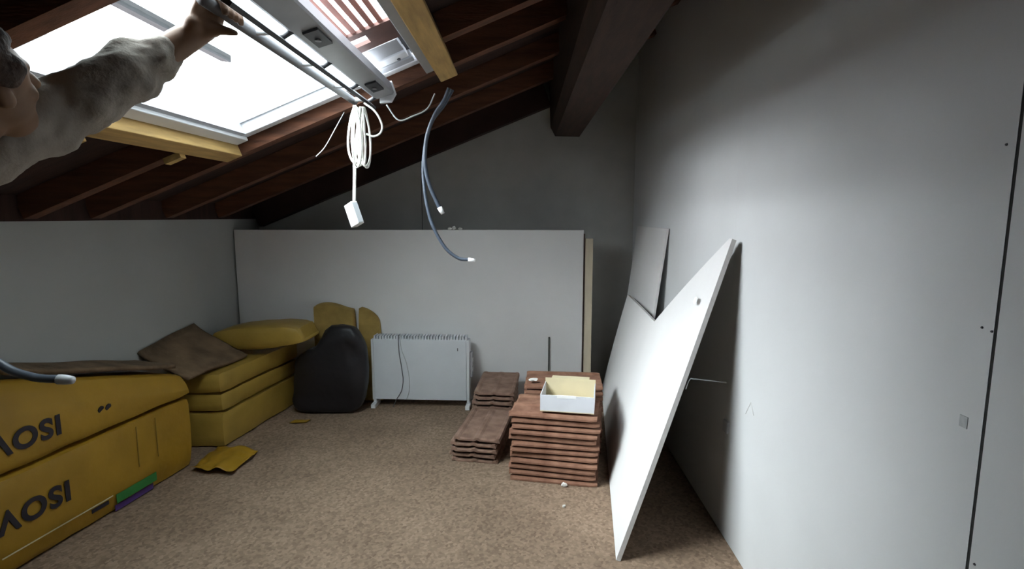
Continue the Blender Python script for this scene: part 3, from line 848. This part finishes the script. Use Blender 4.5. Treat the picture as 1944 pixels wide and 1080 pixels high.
# right arm raised
arm = [(*RS, 0.044), (-1.05, 1.112, 1.525, 0.043), (-0.945, 1.215, 1.635, 0.040), (-0.87, 1.288, 1.724, 0.037), (-0.815, 1.335, 1.786, 0.033)]
chain(bm, arm)
# hand: palm between wrist and the bar, fingers over the bar, thumb below
palm = [(-0.812, 1.338, 1.790, 0.033), (-0.792, 1.350, 1.812, 0.034), (-0.772, 1.358, 1.836, 0.028)]
chain(bm, palm)
ball(bm, (-0.790, 1.388, 1.820), 0.022); ball(bm, (-0.795, 1.318, 1.806), 0.024)
fy = [1.318, 1.342, 1.366, 1.389]
for i, y in enumerate(fy):
    L = (0.92, 1.05, 1.0, 0.82)[i]
    chain(bm, [(-0.790, y, 1.832, 0.013), (-0.769, y - 0.002, 1.868 + 0.003 * L, 0.0120), (-0.742, y - 0.003, 1.875 + 0.004 * L, 0.0110), (-0.719, y - 0.003, 1.856, 0.0105), (-0.715, y - 0.004, 1.832, 0.0095)], 0.6, 8)
chain(bm, [(-0.800, 1.330, 1.790, 0.020), (-0.772, 1.336, 1.796, 0.0155), (-0.742, 1.345, 1.803, 0.0125), (-0.714, 1.352, 1.797, 0.0095)], 0.6, 8)
# left arm hanging
chain(bm, [(*LS, 0.050), (-1.42, 0.83, 1.12, 0.042), (-1.40, 0.90, 0.90, 0.028)])
chain(bm, [(-1.40, 0.90, 0.90, 0.026), (-1.395, 0.92, 0.84, 0.030)])
for i in range(4):
    chain(bm, [(-1.405 + 0.004 * i, 0.895 + 0.019 * i, 0.83, 0.011), (-1.395, 0.90 + 0.019 * i, 0.785, 0.010), (-1.40, 0.90 + 0.018 * i, 0.755, 0.008)], 0.6, 8)
chain(bm, [(-1.39, 0.95, 0.875, 0.013), (-1.372, 0.965, 0.84, 0.010), (-1.37, 0.962, 0.81, 0.009)], 0.6, 8)
# legs
for s in (-1, 1):
    chain(bm, [(-1.43, 0.95 + 0.09 * s, 0.88, 0.085), (-1.415 + 0.02, 0.95 + 0.10 * s, 0.48, 0.058), (-1.45, 0.95 + 0.11 * s, 0.10, 0.042)], 0.5)
body = fleshed('body', bm, M_SKIN, 0.0065, person, 3)
# --- clothing
bm = Balls()
slv = [(-1.145, 1.035, 1.432, 0.068), (-1.075, 1.078, 1.492, 0.062), (-1.047, 1.11, 1.525, 0.068), (-1.028, 1.15, 1.562, 0.071), (-1.000, 1.18, 1.590, 0.066), (-0.973, 1.20, 1.612, 0.069), (-0.937, 1.22, 1.643, 0.060), (-0.914, 1.25, 1.678, 0.066), (-0.895, 1.268, 1.700, 0.050), (-0.872, 1.288, 1.722, 0.050), (-0.862, 1.296, 1.732, 0.043)]
chain(bm, slv, 0.25)
chain(bm, [(-1.17, 0.98, 1.40, 0.075), (*CH, 0.130), (-1.35, 0.96, 1.07, 0.135), (*PE, 0.150)], 0.3)
chain(bm, [(-1.22, 1.00, 1.38, 0.075), (-1.34, 0.90, 1.33, 0.085)], 0.3)
chain(bm, [(*LS, 0.075), (-1.42, 0.83, 1.12, 0.060), (-1.40, 0.89, 0.93, 0.045)], 0.3)
jk = fleshed('jacket', bm, M_JACKET, 0.008, person, 3)
tex = bpy.data.textures.new('cloth_folds', 'CLOUDS'); tex.noise_scale = 0.055; tex.noise_depth = 1
dm = jk.modifiers.new('folds', 'DISPLACE'); dm.texture = tex; dm.strength = 0.03; dm.mid_level = 0.5; dm.texture_coords = 'GLOBAL'
bm = Balls()
for s in (-1, 1):
    chain(bm, [(-1.43, 0.95 + 0.085 * s, 0.90, 0.11), (-1.415 + 0.02, 0.95 + 0.10 * s, 0.48, 0.075), (-1.45, 0.95 + 0.11 * s, 0.12, 0.062)], 0.3)
fleshed('trousers', bm, M_TROUSER, 0.010, person)
for s in (-1, 1):
    bm = Balls()
    y = 0.95 + 0.11 * s
    chain(bm, [(-1.47, y, 0.045, 0.044), (-1.40, y, 0.042, 0.042), (-1.30, y, 0.034, 0.033)], 0.3)
    bm.v = [(v[0], v[1], max(v[2], 0.004)) for v in bm.v]
    fleshed('shoe', bm, M_SHOE, 0.008, person)
bm = Balls()
for k in range(140):
    rr = random.Random(100 + k)
    th_, ph = rr.uniform(0, 2 * math.pi), rr.uniform(-0.15, 1.0)
    d = Vector((math.cos(th_) * math.sqrt(max(0, 1 - ph * ph)), math.sin(th_) * math.sqrt(max(0, 1 - ph * ph)), ph))
    if d.x > 0.55 and d.z < 0.45: continue
    p = H(-0.012 + d.x * 0.084, d.y * 0.084, 0.03 + d.z * 0.084)
    ball(bm, p, rr.uniform(0.016, 0.024), 8)
fleshed('hair', bm, M_HAIR, 0.007, person, 1)
